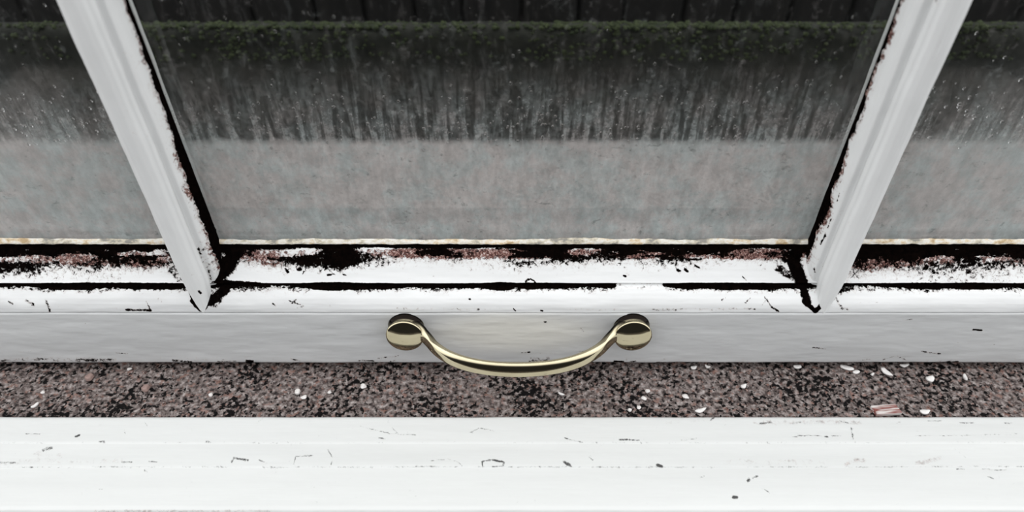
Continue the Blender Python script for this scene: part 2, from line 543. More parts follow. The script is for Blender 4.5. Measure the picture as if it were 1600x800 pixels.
# painted board in front of the ledge
def board_attr(x, y, z):
    u, v = proj(x, y, z)
    d = np.zeros_like(u); r = np.zeros_like(u)
    cracks = [
        ([(563, 666), (586, 672), (612, 678), (650, 680)], 1.0, .40), ([(612, 668), (622, 678)], 1.0, .42),
        ([(735, 676), (748, 669), (762, 671), (772, 674)], 1.2, .46), ([(592, 684), (602, 686)], 1.3, .5),
        ([(458, 726), (462, 713), (488, 712)], 1.1, .52), ([(512, 702), (519, 714), (517, 726)], 1.1, .52),
        ([(672, 720), (700, 717), (716, 722), (722, 728)], 1.0, .44),
        ([(754, 727), (753, 721), (770, 718), (788, 722), (786, 728), (770, 729)], 1.3, .62), ([(770, 719), (786, 722)], 1.6, .75),
        ([(362, 722), (366, 716), (388, 719)], 2.0, .58), ([(405, 719), (418, 724)], 1.3, .5),
        ([(882, 684), (894, 688), (910, 691)], 1.2, .52), ([(968, 687), (985, 687), (998, 688)], 1.4, .62),
        ([(882, 722), (890, 727)], 2.6, .66), ([(1028, 727), (1034, 729)], 2.6, .80), ([(920, 714), (926, 719)], 1.2, .45),
        ([(1168, 752), (1171, 749)], 2.0, .75), ([(1176, 747), (1184, 744)], 1.3, .6), ([(1146, 777), (1151, 777)], 2.6, .85),
        ([(1186, 662), (1206, 660)], 1.4, .55), ([(1240, 661), (1262, 659)], 1.2, .42), ([(1313, 658), (1325, 661)], 1.2, .50),
        ([(1330, 668), (1333, 686)], 1.6, .50), ([(1237, 683), (1262, 680), (1290, 682), (1314, 681)], 1.0, .50),
        ([(1450, 658), (1472, 658)], 1.3, .52), ([(1500, 661), (1522, 661)], 1.3, .55), ([(1570, 661), (1582, 661)], 1.5, .55),
        ([(1430, 681), (1480, 680), (1530, 680), (1590, 678)], .9, .36), ([(1110, 657), (1117, 651)], 1.6, .7),
        ([(118, 682), (124, 680)], 1.7, .7), ([(194, 672), (196, 678)], 1.2, .45), ([(40, 678), (62, 678)], 1.4, .45),
        ([(0, 722), (24, 723)], 1.8, .45), ([(68, 703), (80, 700)], 3.2, .46), ([(190, 722), (206, 722)], 1.6, .55),
        ([(232, 721), (246, 722)], 1.6, .5), ([(226, 735), (230, 737)], 1.5, .5), ([(226, 660), (231, 668)], 1.0, .4),
        ([(155, 690), (163, 690)], 1.4, .5), ([(322, 690), (326, 690)], 1.4, .5), ([(155, 765), (162, 764)], 1.4, .5),
        ([(1495, 733), (1510, 734)], 1.2, .48), ([(1535, 733), (1572, 735)], 1.0, .42), ([(1545, 745), (1552, 748)], 1.3, .45),
        ([(1090, 748), (1100, 744)], 1.0, .42), ([(1190, 762), (1202, 770)], 1.0, .38), ([(1400, 661), (1410, 658)], 1.0, .36),
        ([(1490, 700), (1515, 720)], 1.2, .36), ([(1065, 688), (1088, 685)], 1.0, .42), ([(400, 663), (412, 652)], 1.0, .36),
    ]
    d = paint_marks(d, u, v, cracks)
    # thin paint lines along the steps
    for vy, s in ((691.5, .20), (729.5, .30)):
        line = s * (.4 + 1.1 * fbm(u / 55, 0, int(vy))) * (1 - sstep(.6, 2.2, np.abs(v - vy - 3 * (fbm(u / 260, 1, 4) - .5))))
        d = np.maximum(d, line)
    scuffs_shade = [([(1322, 726), (1328, 722)], 4, .42), ([(1336, 719), (1350, 719)], 4, .46), ([(1432, 724), (1448, 722)], 4, .46), ([(1452, 720), (1468, 716)], 4, .42), ([(1120, 722), (1300, 722)], 5, .22),
              ([(60, 712), (95, 718)], 9, .28), ([(1180, 660), (1345, 660)], 4, .34), ([(0, 722), (190, 720)], 5, .22), ([(1040, 660), (1120, 655)], 3, .2),
              ([(150, 799), (420, 799)], 3, .4)]  # last mark paints the pinkish shadow line along the board's nose
    r = paint_marks(r, u, v, scuffs_shade)
    return {'dirt': d * .98, 'rust': r, 'greyed': np.zeros_like(u), 'warm': np.zeros_like(u)}


bp = [(-.0355, -.03), (-.0353, .0028), (-.0357, .0036), (-.0368, .0040), (-.0498, .0037), (-.0502, .0033), (-.0622, .0030), (-.0626, .0025),
      (-.0815, .0022), (-.0829, .0017), (-.0836, .0007), (-.0838, -.0010), (-.0838, -.014), (-.0830, -.016), (-.080, -.0165)]
bprof = np.concatenate([resample(bp[:2], .006), resample(bp[1:13], .0006)[1:], resample(bp[12:], .003)[1:], np.array([(-.080, -.03)])])
board = sweep_x('trim_1', bprof, XS, M['paint_board'], board_attr, wob=.0004, seed=2)
struct(board, 'white painted board with fine cracks in front of the granite ledge', 'window board')

# wall below the board, and floor
wall_front = link('wall_front', bm_mesh('wall_front', box_bm(-.52, .52, -.079, -.0352, -.75, -.0302)), M['inner_wall'], smooth=False)
struct(wall_front)
floor = link('floor', bm_mesh('floor', box_bm(-1.6, 1.6, -1.8, -.079, -.80, -.75)), M['floor'], smooth=False)
struct(floor)


# low stone kerb behind the ledge
def rough_block(x0, x1, y0, y1, z0, z1, amp, seed):
    pts = [(y1, z0), (y0, z0), (y0, z1 - .004), (y0 + .004, z1), (y1, z1)]
    p = resample(pts, .006)
    xs = np.arange(x0, x1 + .001, .006)
    P = np.zeros((len(p), len(xs), 3))
    P[:, :, 0] = xs[None, :]; P[:, :, 1] = p[:, 0][:, None]; P[:, :, 2] = p[:, 1][:, None]
    s = np.arange(len(p))[:, None]
    P[:, :, 1] += (fbm(xs[None, :] * 40, s * .25, seed) - .5) * amp
    P[:, :, 2] += (fbm(xs[None, :] * 30, s * .25, seed + 1) - .5) * amp
    return grid_mesh('low_wall', P, close_u=True, caps=True)


kerb = link('wall_outside', rough_block(-.62, .62, .2235, .2325, -.10, .0890, .0035, 3), M['wall_stone'])
struct(kerb, 'low dark stone wall beyond the misted glass', 'wall')
# dark boarded fence behind
bm = bmesh.new()
xx = -.95
while xx < .95:
    wd = random.uniform(.05, .075)
    b2 = box_bm(xx, xx + wd - .005, .52 + random.uniform(0, .006), .54, -.1, .62, .002, 1)
    tmp = bpy.data.meshes.new('t'); b2.to_mesh(tmp); b2.free(); bm.from_mesh(tmp); bpy.data.meshes.remove(tmp)
    xx += wd
b2 = box_bm(-.95, .95, .54, .556, -.1, .62); tmp = bpy.data.meshes.new('t'); b2.to_mesh(tmp); b2.free(); bm.from_mesh(tmp); bpy.data.meshes.remove(tmp)
fence = link('wall_back', bm_mesh('wall_back', bm), M['dark_boards'], smooth=False)
struct(fence, 'black board wall far behind the glass', 'wall')
ground = link('ground', bm_mesh('ground', box_bm(-.95, .95, .2300, .52, -.16, -.10)), M['dark_boards'], smooth=False)
struct(ground)

# moss along the top edge of the low wall
bm = bmesh.new()
for k in range(4200):
    x = random.uniform(-.56, .56)
    if fbm(np.array([x * 14.0]), 2.0, 8)[0] < random.uniform(.30, .62):
        continue
    f = random.random() ** 1.6
    yy = .2236 + (random.uniform(0, .009) if f < .4 else 0)
    zz = .0885 - (0 if f < .4 else (f - .4) * .040)
    r = random.uniform(.0007, .0024)
    mat = bmesh.ops.create_icosphere(bm, subdivisions=1, radius=r)
    for vv in mat['verts']:
        vv.co = Vector((vv.co.x * random.uniform(.8, 1.3), vv.co.y * .7, vv.co.z * random.uniform(.6, 1.1))) + Vector((x, yy, zz))
moss = link('moss', bm_mesh('moss', bm), M['moss'])
tag(moss, 'green moss growing along the edge of the low stone wall', 'moss', kind='stuff')

# ------------------------------------------------------------------ the sash window
SX = .0008                       # sash centre
BAR = (SX - .151, SX + .151)
sash = thing('window_sash', 'peeling white painted sash window with misted panes and brass pull handle', 'window', (0, 0, .0061))
SO = Vector((0, 0, .0061))


def into_sash(o):
    o.parent = sash
    o.matrix_parent_inverse = sash.matrix_world.inverted()
    o.location = (0, 0, -.0061)
    o.matrix_parent_inverse.identity()
    return o


def rail_attr(x, y, z):
    u, v = proj(x, y, z)
    d = np.zeros_like(u); r = np.zeros_like(u); greyed = np.zeros_like(u); warm = np.zeros_like(u)
    s1 = fbm(u / 70, 0, 21, 5); s2 = fbm(u / 23, 3, 22, 4)
    side = sstep(300, 240, u) + sstep(1310, 1345, u)
    # black mildew under the glass, ragged lower edge
    edge = 387.5 + 13 * (s1 - .35) + 8 * (s2 - .5) + 4 * side + 5 * sstep(1290, 1340, u)
    upper = z > .0556
    band = np.where(v < edge, 1.0, .76 * np.clip(1 - (v - edge) / (34 + 32 * s1 + 16 * side), 0, 1) ** 1.15)
    d = np.where(upper & (y < .02), band, d)
    rz = (.24 + .62 * fbm(u / 95, 5, 31, 4)) * sstep(384, 391, v) * (1 - sstep(398 + 8 * side, 416 + 14 * side, v))
    r = np.where(upper, rz, r)
    d = np.where(upper, d - .55 * sstep(.45, .62, fbm(u / 42, v / 9, 41, 4)) * sstep(386, 390, v) * (1 - sstep(400, 414, v)), d)
    d = np.where(upper & (v < 436), np.maximum(d, (.12 + .30 * fbm(u / 34, v / 16, 45, 3)) * (1 - sstep(410, 436, v))), d)
    # patches of surviving paint and patches eaten away
    for (cu, cv, ru, rv, amt) in ((770, 394, 30, 6, -.9), (585, 391, 22, 4, -.9), (905, 394, 22, 4, -.8), (475, 390, 26, 4, -.7), (520, 412, 28, 14, .42), (548, 405, 26, 15, .40), (600, 412, 20, 10, .2), (480, 412, 20, 12, .3), (870, 402, 60, 8, .25),
                                  (455, 405, 50, 10, .18), (1035, 402, 60, 8, .25), (1400, 388, 110, 9, .7), (1570, 392, 50, 8, .4), (840, 392, 34, 8, .5), (690, 392, 50, 8, .3),
                                  (90, 392, 110, 8, .2), (20, 418, 60, 12, .30), (220, 405, 60, 16, .16), (985, 390, 40, 6, .4), (1120, 395, 60, 8, .2)):
        k = np.exp(-(((u - cu) / ru) ** 2 + ((v - cv) / rv) ** 2))
        d = np.where(upper, d + amt * k, d)
    for (cu, cv, ru, rv, amt) in ((400, 405, 40, 16, .35), (660, 393, 40, 7, .35), (850, 396, 60, 7, .3), (1025, 397, 40, 8, .4), (1165, 398, 60, 10, .35), (230, 412, 70, 14, .35), (1350, 415, 60, 22, .45), (430, 414, 24, 9, .4)):
        k = np.exp(-(((u - cu) / ru) ** 2 + ((v - cv) / rv) ** 2))
        r = np.where(upper, r + amt * k, r)
    d = np.where((v < 384) & upper, 1.4, d)
    # groove between the two mouldings
    gfill = sstep(958, 966, u) * (1 - sstep(1030, 1044, u))
    gw = .0007 * (fbm(u / 30, 2, 71, 4) - .5) + .0009 * (fbm(u / 110, 2, 73, 3) - .5)
    g = (z < .0566) & (z > .0530) & (y < .02)
    gd = (1.15 - .80 * gfill) * sstep(.0534, .0541, z + gw) * (1 - sstep(.0558, .0563, z - .5 * gw))
    d = np.where(g, np.maximum(gd, np.where(z > .0558, d, 0)), d)
    below = (z <= .0541) & (z > .0500) & (y < .01)
    rag = .62 * np.clip(1 - (.0541 - z) / (.0008 + .0030 * fbm(u / 38, 7, 51, 4)), 0, 1)
    d = np.where(below, np.maximum(d, rag * (1 - .6 * gfill)), d)
    # grime round the feet of the bars
    blobs = [([(350, 384), (372, 384), (356, 412), (345, 425)], 15, .95), ([(368, 392), (378, 390)], 12, .72), ([(338, 440), (352, 452), (330, 470)], 9, .85), ([(343, 440), (420, 446)], 4, .85),
             ([(288, 425), (298, 448), (308, 474)], 7, .85), ([(270, 420), (282, 434)], 10, .55), ([(300, 470), (314, 484)], 4, .9), ([(330, 468), (318, 482)], 4, .85), ([(345, 470), (335, 478)], 5, .5),
             ([(1246, 388), (1240, 410), (1252, 440)], 11, .95), ([(1225, 386), (1232, 402)], 12, .70), ([(1215, 418), (1243, 436)], 7, .62), ([(1252, 440), (1262, 474)], 7, .85),
             ([(1256, 470), (1274, 486), (1284, 476)], 4, .95), ([(1330, 392), (1322, 420), (1302, 452)], 6, .72), ([(1296, 470), (1312, 458)], 5, .6), ([(1304, 458), (1330, 450)], 4, .7),
             ([(1306, 466), (1316, 482), (1326, 484)], 3, .5)]
    d = paint_marks(d, u, v, blobs)
    nicks = [([(456, 474), (462, 468)], 2.0, .6), ([(452, 470), (474, 478), (464, 481)], 1.2, .62), ([(426, 474), (430, 477)], 2.0, .72), ([(515, 477), (516, 479)], 1.5, .6),
             ([(196, 484), (236, 485)], 2.2, .66), ([(228, 470), (236, 486)], 1.5, .62), ([(40, 470), (52, 476)], 3, .55), ([(72, 470), (78, 486)], 2.5, .6), ([(14, 471), (20, 475)], 2, .55),
             ([(193, 452), (203, 458)], 1.4, .5), ([(1195, 464), (1206, 480), (1216, 486)], 2, .66), ([(1165, 473), (1172, 466)], 1.6, .62), ([(1163, 482), (1180, 483)], 1.8, .56), ([(1128, 468), (1133, 466)], 1.6, .6),
             ([(1196, 470), (1190, 478)], 1.5, .55), ([(1130, 466), (1128, 469)], 1.3, .6), ([(733, 467), (735, 468)], 1.7, .7), ([(845, 485), (848, 486)], 1.7, .75), ([(802, 482), (806, 486)], 1.2, .7),
             ([(1070, 421), (1074, 424)], 2.6, .85), ([(1058, 422), (1062, 423)], 2.0, .8), ([(1160, 432), (1166, 438)], 1.4, .6), ([(975, 431), (978, 432)], 2.0, .8), ([(765, 483), (785, 481)], 1.0, .35),
             ([(820, 444), (823, 438), (829, 436), (835, 439), (838, 444)], 1.5, .85), ([(1085, 414), (1092, 418)], 1.8, .75), ([(512, 430), (522, 428)], 1.8, .75), ([(536, 429), (540, 430)], 1.5, .7),
             ([(446, 420), (450, 425)], 2.2, .8), ([(466, 421), (470, 421)], 2.5, .8), ([(475, 424), (473, 428)], 1.6, .7), ([(1340, 472), (1420, 474)], .9, .34)]
    d = paint_marks(d, u, v, nicks)
    low = [([(1020, 484), (1150, 483)], 2.6, .40), ([(620, 482), (760, 484)], 2.4, .33), ([(880, 484), (960, 484)], 2.4, .33), ([(1110, 484), (1140, 482)], 3, .42)]
    d = paint_marks(d, u, v, low)
    # drip outline below the middle
    d = paint_marks(d, u, v, [([(586, 420), (590, 428), (620, 434), (650, 436), (682, 431), (694, 424)], .8, .30)])
    # flat front face: evenly greyed
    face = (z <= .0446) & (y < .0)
    greyed = np.where(face, .80, greyed)
    greyed = np.where((z > .0441) & (z < .0515) & (y < .002), (.10 + .75 * fbm(x * 30, z * 900, 91, 4)) * (1 - sstep(.0445, .0512, z)), greyed)
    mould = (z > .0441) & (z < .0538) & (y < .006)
    greyed = np.where(mould, np.clip(greyed + (.14 + .26 * (1 - sstep(330, 700, u))) * (.4 + 1.1 * fbm(x * 55, z * 260, 95, 5)), 0, 1), greyed)  # lower moulding greyed too, more to the left
    d = np.where(mould & (u < 480), np.maximum(d, .30 * fbm(x * 70, z * 220, 97, 4)), d)
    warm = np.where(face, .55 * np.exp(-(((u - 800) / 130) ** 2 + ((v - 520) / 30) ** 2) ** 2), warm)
    d = np.where(face, np.maximum(d, (1 - sstep(.0075, .016, z)) * (.08 + .52 * fbm(x * 26, z * 420, 99, 4) * (.6 + .5 * (1 - sstep(200, 420, u))))), d)
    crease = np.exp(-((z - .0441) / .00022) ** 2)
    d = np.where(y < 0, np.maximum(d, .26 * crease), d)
    fm = [([(1062, 569), (1100, 570)], 2, .5), ([(960, 565), (974, 565)], 1.8, .85), ([(986, 565), (996, 564)], 1.5, .6), ([(1026, 567), (1048, 568)], 2.2, .6), ([(830, 563), (855, 562)], 6, .46),
          ([(815, 551), (828, 550)], 1.4, .62), ([(840, 552), (880, 552)], 1.2, .38), ([(905, 549), (925, 549)], 1.6, .55), ([(590, 560), (622, 556)], 1.2, .45), ([(610, 565), (618, 563)], 1.2, .6),
          ([(1458, 569), (1496, 567)], 3.2, .95), ([(1380, 562), (1400, 556), (1415, 562)], 1.2, .5), ([(1440, 549), (1470, 553)], 1.6, .55), ([(1520, 515), (1534, 516)], 1.8, .75), ([(1270, 543), (1290, 545)], 1.4, .5),
          ([(0, 563), (80, 561)], 2.4, .45), ([(120, 563), (180, 563)], 3, .56), ([(270, 563), (300, 566)], 2.4, .5), ([(385, 564), (395, 565)], 2.4, .72), ([(455, 561), (470, 564)], 1.5, .55), ([(340, 565), (372, 564)], 1.2, .5),
          ([(180, 551), (200, 553)], 1.2, .5), ([(560, 563), (585, 564)], 1.6, .5), ([(850, 503), (853, 503)], 1.5, .7), ([(1225, 500), (1240, 497)], 1.0, .4), ([(1410, 500), (1425, 499)], 1.2, .45),
          ([(908, 513), (912, 518)], 1.2, .45), ([(1115, 568), (1140, 567)], 2, .55), ([(1180, 568), (1196, 567)], 1.5, .5), ([(1320, 566), (1370, 560)], 1.0, .42), ([(130, 505), (135, 506)], 1.2, .5),
          ([(700, 566), (730, 568)], 1.2, .4), ([(955, 500), (945, 520)], 1, .3), ([(28, 550), (60, 548)], 1.0, .42), ([(230, 525), (290, 528)], .8, .30), ([(1495, 535), (1580, 540)], .9, .34), ([(1100, 535), (1160, 530)], .8, .3)]
    d = np.where(face, paint_marks(d.copy(), u, v, fm), d)
    return {'dirt': d, 'rust': np.clip(r, 0, 1.2), 'greyed': greyed, 'warm': warm}


rp = [(.0478, .0685), (.0200, .0700), (.0196, .0712), (.0166, .0712), (.0160, .0706), (.0152, .0700), (.0142, .0692), (.0118, .0660), (.0092, .0620), (.0068, .0582), (.0056, .0566), (.0050, .0560),
      (.0056, .0555), (.0062, .0550), (.0062, .0546), (.0054, .0542), (.0044, .0540), (.0032, .0537), (.0014, .0526), (-.0004, .0509), (-.0020, .0486), (-.0030, .0464), (-.0035, .0448), (-.0036, .0443), (-.0033, .0441), (-.0034, .0439),
      (-.0040, .0434), (-.0041, .030), (-.0040, .0076), (-.0037, .0067), (-.0028, .0062), (.0478, .0061)]
rprof = np.concatenate([resample(rp[:3], .004), resample(rp[2:30], .00055)[1:], resample(rp[30:], .01)])
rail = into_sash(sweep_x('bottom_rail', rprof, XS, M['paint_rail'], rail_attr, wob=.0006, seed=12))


# glazing bars
def bar_profile():
    half = [(.0000, -.0036), (.0022, -.0033), (.0043, -.0022), (.0056, -.0004), (.0062, .0016), (.0060, .0026), (.0052, .0034), (.0040, .0040), (.0038, .0048), (.0050, .0055), (.0072, .0059), (.0087, .0076), (.0096, .0102), (.0099, .0130), (.0099, .0163)]
    right = resample(half, .0006)
    back = np.array([(.0099, .0163), (.0050, .0166), (.0030, .031)])
    r = np.concatenate([right, back[1:]])
    l = r[::-1].copy(); l[:, 0] *= -1
    return np.concatenate([r, l[:-1]])


BP = bar_profile()
ZS = np.concatenate([np.arange(.036, .2605, .0007), np.linspace(.262, .50, 25)])


def make_bar(xc, seed, right_bar):
    P = np.zeros((len(BP), len(ZS), 3))
    taper = .50 + .50 * sstep(.040, .066, ZS)
    P[:, :, 0] = xc + BP[:, 0][:, None] * taper[None, :]
    P[:, :, 1] = BP[:, 1][:, None]
    P[:, :, 2] = ZS[None, :]
    s = np.arange(len(BP))[:, None] * .05
    P[:, :, 0] += (fbm(ZS[None, :] * 50, s, seed) - .5) * .0008
    P[:, :, 1] += (fbm(ZS[None, :] * 50, s, seed + 4) - .5) * .0006
    x, y, z = P[:, :, 0], P[:, :, 1], P[:, :, 2]
    u, v = proj(x, y, z)
    # the black gap along the glass: wider low down
    wid = .0030 + .0042 * (1 - sstep(.085, .19, z)) if not right_bar else .0020 + .0030 * (1 - sstep(.09, .165, z))
    wid = wid + .0026 * (fbm(z * 190, 0, seed + 9, 5) - .5) * (2.0 if right_bar else 1.0)
    if right_bar:
        wid = wid - .0022 * sstep(.15, .17, z) * (fbm(z * 70, 5, seed + 2) > .5)
    d = sstep(-.0012, .0008, y - (.0163 - wid))
    d = np.where(y > .0166, .0, d)
    # brown flecks next to it
    r = .66 * sstep(-.0062, -.0002, y - (.0163 - wid)) * (.35 + .95 * fbm(z * 130, y * 150, seed + 14, 4)) * (y > .006)
    d = np.maximum(d, .46 * sstep(-.0044, -.0002, y - (.0163 - wid)) * (y > .005))
    r = np.where(y > .0166, 0, r); d = np.where(y > .0166, 0, d)
    # quirk line dirt, mostly near the foot
    q = np.exp(-((y - .0046) / .0006) ** 2) * (np.abs(x - xc) > .0045)
    foot = 1 - sstep(.075, .115, z)
    d = np.maximum(d, q * (.18 + (.62 if right_bar else .50) * foot * fbm(z * 160, 1, seed + 20, 4)))
    d = np.maximum(d, .46 * foot * fbm(z * 90, x * 300, seed + 5, 3) * (y > .0035))
    d = np.maximum(d, .22 * fbm(z * 60, x * 200, seed + 6, 3))
    marks = [([(311, 455), (313, 458)], 2.4, .8), ([(300, 430), (304, 440)], 1.5, .3), ([(310, 388), (313, 396)], 2.2, .7), ([(322, 415), (330, 436)], 2.2, .55), ([(331, 402), (333, 414)], 1.6, .5),
             ([(1272, 419), (1273, 425)], 2.0, .75), ([(1266, 447), (1272, 458)], 1.3, .6), ([(1308, 315), (1312, 302)], 1.6, .6), ([(1293, 355), (1299, 342)], 1.4, .66), ([(1282, 382), (1290, 366)], 2.0, .7), ([(1265, 440), (1260, 425)], 1.6, .7),
             ([(1384, 4), (1392, 10)], 3, .6), ([(1462, 0), (1464, 4)], 3, .4)]
    d = paint_marks(d, u, v, marks)
    o = link('glazing_bar', grid_mesh('glazing_bar', P, {'dirt': d, 'rust': r, 'greyed': np.clip(.85 * np.exp(-((y - .0044) / .0008) ** 2) * (.5 + fbm(z * 60, 2, seed + 31, 4)) + .30 * np.exp(-((y + .0004) / .0005) ** 2) * (y < .001) + .10 * fbm(z * 120, x * 260, seed + 33, 4), 0, 1), 'warm': np.zeros_like(u)}, close_u=True, flip=True, caps=True), M['paint_bar'])  # grey paints shade into the quirk and nose lines, plus random mottling
    return into_sash(o)


bar_l = make_bar(BAR[0], 61, False)
bar_r = make_bar(BAR[1], 83, True)


# glass panes
def make_pane(x0, x1, corner):
    nx = int((x1 - x0) / .0012) + 1
    xs = np.linspace(x0, x1, nx)
    zs = np.concatenate([np.arange(.0715, .26, .0012), np.linspace(.262, .50, 20)])
    P = np.zeros((len(zs), nx, 3))
    P[:, :, 0] = xs[None, :]; P[:, :, 1] = .0166; P[:, :, 2] = zs[:, None]
    x, z = P[:, :, 0], P[:, :, 2]
    el_, er = x - x0, x1 - x
    u, v = proj(x, P[:, :, 1], z)
    wl = .0006 + .0012 * fbm(z * 120, 3, corner, 4) + .0042 * (1 - sstep(.08, .125, z)) * .55
    wr = .0004 + .0010 * fbm(z * 120, 5, corner + 1, 4) + .0026 * (1 - sstep(.08, .115, z)) * .55
    d = np.maximum(1 - sstep(-.0008, .0008, el_ - wl), 1 - sstep(-.0008, .0008, er - wr))
    rim = np.maximum(1 - sstep(.001, .006, el_), 1 - sstep(.001, .0055, er)) * sstep(.08, .10, z)
    rim = np.maximum(rim, .5 * np.exp(-((z - .0815) / .004) ** 2))
    o = link('glass_pane', grid_mesh('glass_pane', P, {'dirt': d, 'rim': rim}), [M['glass_front'], M['glass_back']], smooth=False)
    me_ = o.data
    bm_ = bmesh.new(); bm_.from_mesh(me_)
    # give it the thickness of window glass: back and edges in clear glass
    v0 = [bm_.verts.new((xa, .0196, za)) for xa, za in ((x0, .0715), (x1, .0715), (x1, .50), (x0, .50))]
    f = bm_.faces.new(v0[::-1]); f.material_index = 1
    bm_.to_mesh(me_); bm_.free()
    return into_sash(o)


gap = .0062
panes = [make_pane(BAR[0] + gap, BAR[1] - gap, 5), make_pane(-.452, BAR[0] - gap, 15), make_pane(BAR[1] + gap, .452, 25)]


# putty fillets along the foot of each pane
def make_putty(x0, x1, seed, tall):
    xs = np.arange(x0, x1, .0008)
    pr = resample([(.0164, .0712), (.0156, .0716), (.0150, .0721), (.0149, .0727), (.0152, .0734), (.0157, .0740), (.0164, .0746)], .0003)
    P = np.zeros((len(pr), len(xs), 3))
    hh = 1 + tall * (fbm(xs * 60, 0, seed, 5) - .5) * 1.1
    P[:, :, 0] = xs[None, :]
    P[:, :, 1] = .0164 + (pr[:, 0] - .0164)[:, None] * (1 + .5 * (fbm(xs * 130, 2, seed + 1, 4) - .5))[None, :]
    P[:, :, 2] = .0716 + (pr[:, 1] - .0716)[:, None] * hh[None, :]
    s = np.arange(len(pr))[:, None] * .3
    P[:, :, 1] += (fbm(xs[None, :] * 400, s, seed + 3) - .5) * .0006
    t = (P[:, :, 2] - .0716) / .0030
    d = .9 * (1 - sstep(.10, .34 + .25 * (fbm(xs[None, :] * 80, 1, seed + 6, 4) - .4), t)) + .34 * fbm(xs[None, :] * 90, s, seed + 7, 4)
    return into_sash(link('putty_fillet', grid_mesh('putty_fillet', P, {'dirt': d}), M['putty']))


make_putty(BAR[0] + .0095, BAR[1] - .0095, 3, .9)
make_putty(-.452, BAR[0] - .0095, 13, .5)
make_putty(BAR[1] + .0095, .452, 23, .5)


# condensation drops standing on the panes
def drops(parent, x0, x1, n, seed):
    rnd = random.Random(seed)
    bm_ = bmesh.new()
    k = 0
    while k < n:
        x = rnd.uniform(x0 + .004, x1 - .004); z = rnd.choice([rnd.uniform(.128, .20), rnd.uniform(.122, .158), rnd.uniform(.128, .15)])
        if fbm(np.array([x * 120.0]), z * 25.0, 77)[0] < rnd.uniform(.30, .62):
            continue
        r = rnd.uniform(.00022, .00062) * (1.25 if rnd.random() < .12 else 1)
        q = bmesh.ops.create_icosphere(bm_, subdivisions=2, radius=r)
        for vv in q['verts']:
            c0 = vv.co.copy()
            c0.y = min(c0.y, r * .15) * .6
            c0.z = c0.z * 1.25 - .25 * r * (1 - (c0.x / r) ** 2)
            c0.x *= (1 + .25 * (-c0.z / r))
            vv.co = c0 + Vector((x, .0165, z))
        k += 1
    o = link('water_drops', bm_mesh('water_drops', bm_), M['water'])
    o['kind'] = 'stuff'
    o['label'] = 'small clear drops of condensation'
    o.parent = parent
    return o


drops(panes[0], BAR[0] + .012, BAR[1] - .012, 420, 1)
drops(panes[1], -.26, BAR[0] - .012, 150, 2)
drops(panes[2], BAR[1] + .012, .26, 150, 3)


def box_attrs(o):
    for k in ('dirt', 'rust', 'greyed', 'warm'):
        o.data.attributes.new(k, 'FLOAT', 'POINT')
    return o


for sx in (-1, 1):
    into_sash(box_attrs(link('stile', bm_mesh('stile', box_bm(min(sx * .450, sx * .515), max(sx * .450, sx * .515), -.004, .036, .0061, .56, .002)), M['paint_bar'], smooth=False)))
into_sash(box_attrs(link('top_rail', bm_mesh('top_rail', box_bm(-.45, .45, -.003, .036, .497, .54, .002)), M['paint_rail'], smooth=False)))

# ------------------------------------------------------------------ brass pull handle on the rail
handle = bpy.data.objects.new('pull_handle', None)
COL.objects.link(handle)
handle.parent = sash
handle['label'] = 'polished brass bow handle on the bottom rail'
ZH = .0350
YF = -.0040
DL = at(631.5, 524, y=-.0115); DR = at(990, 525, y=-.0115)
HC = Vector(((DL.x + DR.x) / 2, YF, ZH))
handle.location = HC - SO


def into_handle(o):
    o.parent = handle
    o.location = -HC
    return o


def rosette(xc, zc):
    pr = [(0.0, -.01230), (.0022, -.01225), (.0044, -.01204), (.0066, -.01168), (.0084, -.01128), (.0091, -.0109), (.0093, -.0104), (.0090, -.0098), (.0082, -.0090), (.0076, -.0078), (.0077, -.0066), (.0084, -.0054), (.0090, -.0047), (.0090, -.0038)]
    pr = chaikin(pr, 2)
    n = 64
    P = np.zeros((n, len(pr), 3))
    a = np.arange(n) * 2 * PI / n
    P[:, :, 0] = xc + np.cos(a)[:, None] * pr[:, 0][None, :]
    P[:, :, 1] = pr[:, 1][None, :]
    P[:, :, 2] = zc + np.sin(a)[:, None] * pr[:, 0][None, :]
    lean = sstep(-.0060, -.0095, P[:, :, 1])
    P[:, :, 1] += (P[:, :, 2] - zc) * math.tan(math.radians(7.0)) * lean
    rr = np.broadcast_to(pr[:, 0][None, :], P.shape[:2]); yy = np.broadcast_to(pr[:, 1][None, :], P.shape[:2])
    blk = sstep(-.0074, -.0062, yy) * (.55 + .45 * sstep(0, .6, np.sin(a))[:, None])  # near black toward the base, strongest on the upper half
    me_ = grid_mesh('rosette', P, {'blackened': blk}, close_u=True)
    bm_ = bmesh.new(); bm_.from_mesh(me_)
    bmesh.ops.remove_doubles(bm_, verts=bm_.verts[:], dist=1e-7)
    bm_.normal_update(); bmesh.ops.recalc_face_normals(bm_, faces=bm_.faces[:])
    bm_.to_mesh(me_); bm_.free()
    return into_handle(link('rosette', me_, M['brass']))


rosette(DL.x, ZH); rosette(DR.x, ZH)


